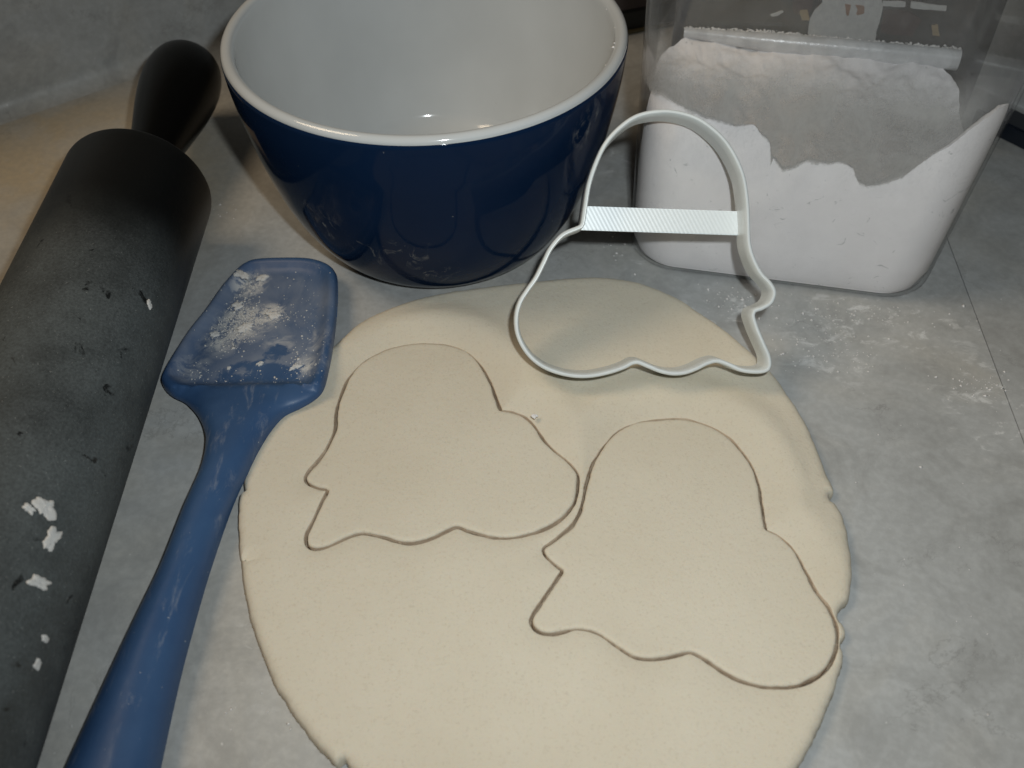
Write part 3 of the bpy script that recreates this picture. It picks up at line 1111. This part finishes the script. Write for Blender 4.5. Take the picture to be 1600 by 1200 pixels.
for a in range(len(shading_lid_l) - 1):
    F += [(a * N + i, a * N + (i + 1) % N, (a + 1) * N + (i + 1) % N, (a + 1) * N + i) for i in range(N)]
V.append(klocal((U0 + U1) / 2, VD / 2, KH + .007)); F += [((len(shading_lid_l) - 1) * N + i, (len(shading_lid_l) - 1) * N + (i + 1) % N, len(V) - 1) for i in range(N)]
link_mesh('shading_lid', V, F, mat_plain('shading_lid_plastic', (.45, .45, .44), .4), cont, sharp=40)

# moulded step along the rear wall, thick with flour dust
t = NT('dusty_moulded_step')
t.bump(t.noise(350, 4, .6), .3, .0006)
t.set(color=t.ramp(t.noise(90, 5, .65), [(.3, (.45, .45, .46)), (.7, (.70, .70, .70))]), rough=.28, spec=.8)
STEP = t.m
ZS = .0612
p0, p1 = (U0 + .010, VD - WT - .0006), (U1 + .0015, VD - WT - .0006)
V, F = [], []
K = 12
for i, s_ in enumerate(np.linspace(0, 1, 40)):
    u = p0[0] + (p1[0] - p0[0]) * s_
    rr = .0020 + .0027 * min(1, s_ / .35)
    for a in np.linspace(0, 2 * math.pi, K, endpoint=False):
        V.append(klocal(u, p0[1] + .03 * ZS - rr * .75 + rr * .75 * math.cos(a), ZS + rr * math.sin(a)))
for i in range(39):
    for a in range(K):
        b = (a + 1) % K
        F.append((i * K + a, i * K + b, (i + 1) * K + b, (i + 1) * K + a))
F += [tuple(range(K)), tuple(39 * K + a for a in range(K))]
link_mesh('moulded_step', V, F, STEP, cont, sharp=50)

sps = []
for i in range(620):
    s_ = rng.uniform(.0, 1.0)
    u = p0[0] + (p1[0] - p0[0]) * s_
    rr = .0020 + .0027 * min(1, s_ / .35)
    hgt = (abs(rng.normal(0, .00035)) + .0007 * max(0, float(vnoise(np.array([[u, .1]]), .008, 77, 3)[0]))) * (1.4 if .05 < s_ < .4 or s_ > .8 else .8)
    sps.append((klocal(u, p0[1] + .03 * ZS - rr * .6 + rng.uniform(0, rr * .5), ZS + rr * .75 + hgt), rng.uniform(.0004, .0010)))
grains('flour_ridge', sps, FLOUR, 'ragged ridge of flour caught on the moulded step inside the container', 'flour')

# the flour: packed against the front wall, hollowed behind it
FL_IN = WT + .0002
nu, nv = 300, 120
ZB = .0024


_k = np.linspace(pu.min(), pu.max(), 400)
PUs = _k
PZs = np.interp(_k, pu, pz)
PZs = np.convolve(np.pad(PZs, 3, 'edge'), np.ones(7) / 7, 'valid')


def flour_top(u, v):
    """u, v in container space, v measured from the front inner wall"""
    pr_ = np.interp(u, PUs, PZs)
    p2 = np.c_[u, v]
    pr_ = pr_ + .0013 * vnoise(np.c_[u, u * 0], .0045, 5, 5) + .0006 * vnoise(np.c_[u, u * 0 + .5], .0011, 25, 3)
    th = .0014 + .0010 * vnoise(np.c_[u, u * 0 + .3], .012, 6, 2)
    w = np.clip((v - th) / .010, 0, 1)
    w = w * w * (3 - 2 * w)
    lowz = .0500 + .0035 * vnoise(p2, .030, 7, 2) + .0013 * vnoise(p2, .011, 8, 3) + .0006 * vnoise(p2, .0030, 18, 4) + .0030 * (.4 - np.abs(vnoise(p2, .012, 19, 3))) * np.clip((v - .004) / .006, 0, 1)
    lowz = lowz - .0035 * np.exp(-((v - .012) / .005) ** 2)
    lowz = lowz + .010 * np.clip((v - .060) / .035, 0, 1) ** 1.3
    lowz = np.minimum(lowz, .0600 + .0006 * vnoise(p2, .006, 9, 3))
    return np.where(pr_ > lowz, pr_ * (1 - w) + lowz * w, pr_ * (1 - w) + lowz * w)


# unit square -> rounded-square cross-section at any height by scaling the loop
def squircle(a, b, z):
    """a, b in -1..1 on the square, mapped on to the inner outline at height z"""
    u0, u1 = U0 - .030 * z + FL_IN, U1 + .070 * z - FL_IN
    v0, v1 = -.035 * z + FL_IN, VD + .030 * z - FL_IN
    r = KR - FL_IN * .7 + .03 * z
    hu, hv = (u1 - u0) / 2, (v1 - v0) / 2
    x, y = a * hu, b * hv
    # pull corner points on to the fillet
    m_ = max(abs(a), abs(b))
    if m_ > 1e-6:
        ex, ey = abs(x) / m_ - (hu - r), abs(y) / m_ - (hv - r)
        if ex > 0 and ey > 0:
            L = math.hypot(ex, ey)
            k_ = r / L if L > 0 else 1
            # scale so that the outermost ring lies on the arc
            tx, ty = (hu - r) + ex * k_, (hv - r) + ey * k_
            x, y = math.copysign(tx * m_, x), math.copysign(ty * m_, y)
    return (u0 + u1) / 2 + x, (v0 + v1) / 2 + y


A_ = np.linspace(-1, 1, nu)
B_ = np.r_[np.linspace(-1, -.72, 46), np.linspace(-.72, 1, nv - 45)[1:]]
V, F = [], []
idx = {}
top = np.zeros((nu, len(B_), 3))
for i, a in enumerate(A_):
    uv = np.array([squircle(a, b, .055) for b in B_])
    vf = uv[:, 1] - uv[0, 1] * 0 - (-.035 * .055 + FL_IN)
    # distance to the nearest of front wall along the fillet
    vf = np.minimum(vf, vf - vf[0] + 0.0)
    zt = flour_top(uv[:, 0], np.clip(uv[:, 1] - uv[0, 1], 0, 1))
    for j, b in enumerate(B_):
        u, v_ = squircle(a, b, zt[j])
        top[i, j] = klocal(u, v_, zt[j])
nb = len(B_)
for i in range(nu):
    for j in range(nb):
        V.append(top[i, j])
for i in range(nu - 1):
    for j in range(nb - 1):
        F.append((i * nb + j, (i + 1) * nb + j, (i + 1) * nb + j + 1, i * nb + j + 1))
border = [(i, 0) for i in range(nu)] + [(nu - 1, j) for j in range(1, nb)] + [(i, nb - 1) for i in range(nu - 2, -1, -1)] + [(0, j) for j in range(nb - 2, 0, -1)]
ringp = [i * nb + j for i, j in border]
ZL = 10
for l in range(1, ZL + 1):
    cur = []
    for (i, j) in border:
        zt = top[i, j][2]
        z = zt + (ZB - zt) * l / ZL
        u, v_ = squircle(A_[i], B_[j], z)
        sh = 1 - .03 * max(0, (l - ZL + 1))
        cu, cv = (U0 + U1) / 2, VD / 2
        V.append(klocal(cu + (u - cu) * sh, cv + (v_ - cv) * sh, z)); cur.append(len(V) - 1)
    n_ = len(border)
    for q in range(n_):
        q2 = (q + 1) % n_
        F.append((ringp[q], ringp[q2], cur[q2], cur[q]))
    ringp = cur
V.append(klocal((U0 + U1) / 2, VD / 2, ZB)); F += [(ringp[q], ringp[(q + 1) % len(ringp)], len(V) - 1) for q in range(len(ringp))]
t = NT('packed_flour')
n1 = t.noise(70, 6, .65); n2 = t.noise(1100, 4, .6)
c = t.ramp(n1, [(.3, (.82, .79, .79)), (.65, (.88, .85, .85))])
sm = t.math('MULTIPLY', t.rng(t.noise(150, 5, .7, 1.5), .63, .70, 0, .8), 1.0)
c = t.mix(sm, c, (.50, .49, .49))
t.bump(t.math('ADD', t.math('MULTIPLY', n1, .7), t.math('MULTIPLY', n2, .2)), .25, .0012)
t.set(color=c, rough=.95, spec=.08)
o = link_mesh('flour', V, F, t.m, sharp=55)
tag(o, 'heap of white flour packed inside the clear container, hollowed behind', 'flour')

# ------------------------------------------------------------------ things behind the container
t = NT('brown_printed_carton')
n = t.noise(40, 3)
t.set(color=t.ramp(n, [(.3, (.045, .034, .030)), (.7, (.060, .045, .040))]), rough=.55, spec=.3)
CART = t.m
q0 = at(985, 50); q1 = at(1010, 44)
cdv = np.array([math.cos(math.radians(20)), math.sin(math.radians(20)), 0])
cnv = np.array([cdv[1], -cdv[0], 0])
oc = q0


def carton_box(name, a0, a1, z0, z1, depth, front, mat, parent, bevel=.0008):
    bm = bmesh.new()
    vs = []
    for z in (z0, z1):
        for s_, w in ((a0, front), (a1, front), (a1, front - depth), (a0, front - depth)):
            p = oc + cdv * s_ + cnv * w
            vs.append(bm.verts.new((p[0], p[1], z)))
    for f in ((0, 1, 2, 3), (4, 5, 6, 7), (0, 1, 5, 4), (1, 2, 6, 5), (2, 3, 7, 6), (3, 0, 4, 7)):
        bm.faces.new([vs[i] for i in f])
    bmesh.ops.recalc_face_normals(bm, faces=bm.faces)
    if bevel: bmesh.ops.bevel(bm, geom=bm.edges[:], offset=bevel, segments=2, affect='EDGES')
    me = bpy.data.meshes.new(name); bm.to_mesh(me); bm.free(); me.materials.append(mat)
    o = bpy.data.objects.new(name, me); COL.objects.link(o)
    o.parent = parent
    o.matrix_parent_inverse = Matrix.Translation(parent.location).inverted()
    return o


carton = empty('carton', tuple(oc + cdv * .008 - cnv * .03), 'plain dark brown box with black base behind the bowl', 'carton')
carton_box('box', -.045, .060, .0135, .20, .06, 0, CART, carton)
carton_box('base', -.046, .061, .0005, .0135, .062, .001, mat_plain('black_base', (.010, .0105, .009), .5), carton)
carton_box('base_trim', -.046, .061, .0005, .0022, .002, .0034, mat_plain('olive_trim', (.075, .062, .030), .5), carton, 0)


# printed packet standing close behind the container, seen through its clear walls
pk = empty('packet', tuple(klocal(.045, VD + .04, 0)), 'dark printed packet with white label seen through the clear container', 'packet')
PV = VD + .024
oc, cdv, cnv = klocal(0, PV, 0), ku, -kv
DARK = NT('dark_printed_packet')
DARK.set(color=DARK.ramp(DARK.noise(26, 4, .6, .8), [(.35, (.022, .021, .021)), (.65, (.050, .042, .038))]), rough=.5, spec=.3)
carton_box('packet_body', U0 + .004, U1 + .020, .0005, .155, .035, 0, DARK.m, pk)


def packet_uz(px, py):
    q = on_plane(px, py, oc, cnv)
    return float((q - oc) @ cdv), float(q[2])


def packet_print(name, poly, mat, proud=.0006, rag=.0005):
    q = np.array([packet_uz(x, y) for x, y in poly])
    q = resample(q, .0009)
    q = q + inward(q) * (rag * vnoise(q, .003, len(poly) + int(poly[0][0]), 3))[:, None]
    n_ = len(q)
    V = [oc + cdv * a + cnv * w + np.array([0, 0, z]) for w in (proud, .0001) for a, z in q]
    F = [tuple(range(n_)), tuple(range(n_, 2 * n_))] + [(i, (i + 1) % n_, (i + 1) % n_ + n_, i + n_) for i in range(n_)]
    return link_mesh(name, V, F, mat, pk, smooth=False)


PAPER = mat_plain('white_paper_label', (.60, .59, .57), .7)
RUST = mat_plain('rust_print', (.30, .15, .08), .6)
OCH = mat_plain('ochre_print', (.36, .26, .13), .6)
MAR = mat_plain('maroon_print', (.060, .028, .024), .6)
packet_print('maroon_panel', [(1236, -40), (1276, -40), (1270, 8), (1262, 26), (1240, 20)], MAR)
packet_print('maroon_panel', [(1380, 14), (1420, 16), (1440, 30), (1425, 56), (1376, 50)], MAR)
packet_print('label', [(1290, -80), (1382, -80), (1379, 10), (1371, 44), (1366, 92), (1262, 92), (1264, 36), (1272, 16), (1284, 4)], PAPER, .0006, .0008)
packet_print('print_mark', [(1320, 5), (1330, 6), (1329, 12), (1326, 24), (1322, 22)], RUST, .0010, .0003)
packet_print('print_mark', [(1336, 6), (1350, 8), (1351, 20), (1338, 22), (1340, 14)], RUST, .0010, .0003)
packet_print('print_mark', [(1250, 15), (1262, 13), (1265, 30), (1252, 31)], OCH, .0009, .0006)
packet_print('print_mark', [(1454, 38), (1466, 36), (1468, 55), (1456, 54)], OCH, .0009, .0006)
packet_print('paper_strip', [(1424, 2), (1480, 8), (1478, 17), (1422, 12)], PAPER)
packet_print('paper_strip', [(1379, 0), (1415, 2), (1414, 10), (1378, 9)], PAPER)
packet_print('paper_scrap', [(1203, 22), (1222, 15), (1226, 18), (1216, 23), (1205, 26)], PAPER)

# dark blue tray lying along the right-hand backsplash
tray = empty('baking_tray', tuple(r0 + rd * .1), 'dark blue tray edge lying against the right backsplash', 'tray')
NV = mat_plain('dark_blue_tray', (.008, .012, .020), .3, spec=.5)


def bar(name, p, d, n, L0, L1, w0, w1, z0, z1, mat, parent):
    bm = bmesh.new(); vs = []
    for z in (z0, z1):
        for s_, w in ((L0, w0), (L1, w0), (L1, w1), (L0, w1)):
            q = p + d * s_ + n * w
            vs.append(bm.verts.new((q[0], q[1], z)))
    for f in ((0, 1, 2, 3), (4, 5, 6, 7), (0, 1, 5, 4), (1, 2, 6, 5), (2, 3, 7, 6), (3, 0, 4, 7)):
        bm.faces.new([vs[i] for i in f])
    bmesh.ops.recalc_face_normals(bm, faces=bm.faces)
    bmesh.ops.bevel(bm, geom=bm.edges[:], offset=.0008, segments=2, affect='EDGES')
    me = bpy.data.meshes.new(name); bm.to_mesh(me); bm.free(); me.materials.append(mat)
    o = bpy.data.objects.new(name, me); COL.objects.link(o); o.parent = parent
    o.matrix_parent_inverse = Matrix.Translation(parent.location).inverted()
    return o


bar('tray_floor', r0, rd, rn, -.02, .30, -.026, -.002, .0005, .0030, NV, tray)
bar('tray_rim', r0, rd, rn, -.02, .30, -.002, .0, .0005, .0095, NV, tray)

# ------------------------------------------------------------------ loose flour on the worktop
sps = []
for cx, cy, n, s in ((1290, 500, 90, 40), (1350, 490, 60, 26), (1270, 550, 50, 30), (1340, 560, 40, 30), (1150, 470, 70, 26), (1000, 390, 80, 30), (1010, 410, 30, 14), (1530, 600, 40, 24), (1540, 600, 30, 45), (1350, 720, 12, 120), (1500, 950, 14, 130), (470, 1100, 20, 60), (330, 330, 16, 30), (1450, 500, 25, 60)):
    for i in range(n):
        p = at(cx + rng.normal(0, s), cy + rng.normal(0, s * .5))
        sps.append((p + np.array([0, 0, .0001]), abs(rng.normal(0, .00034)) + .0001))
keep = []
PP = np.array([p[:2] for p, _ in sps])
ins = inside(PP, DO) | inside(PP, SO)
loc_ = (np.array([p for p, _ in sps]) - KO)
incont = ((loc_ @ ku) > U0 - .002) & ((loc_ @ ku) < U1 + .002) & ((loc_ @ kv) > -.001)
grains('flour_specks', [s for s, a, b in zip(sps, ins, incont) if not a and not b], FLOUR, 'scattered flour specks on the grey worktop', 'flour')
q = at(835, 652, DT)
flake('flour_crumb', np.array([q[0], q[1], DT + .0003]), (0, 0, 1), .0022, .0018, .0008, FLOUR, 'tiny white flour crumb at the edge of the cut beside the spatula-side ghost', 'crumb', None, 91)
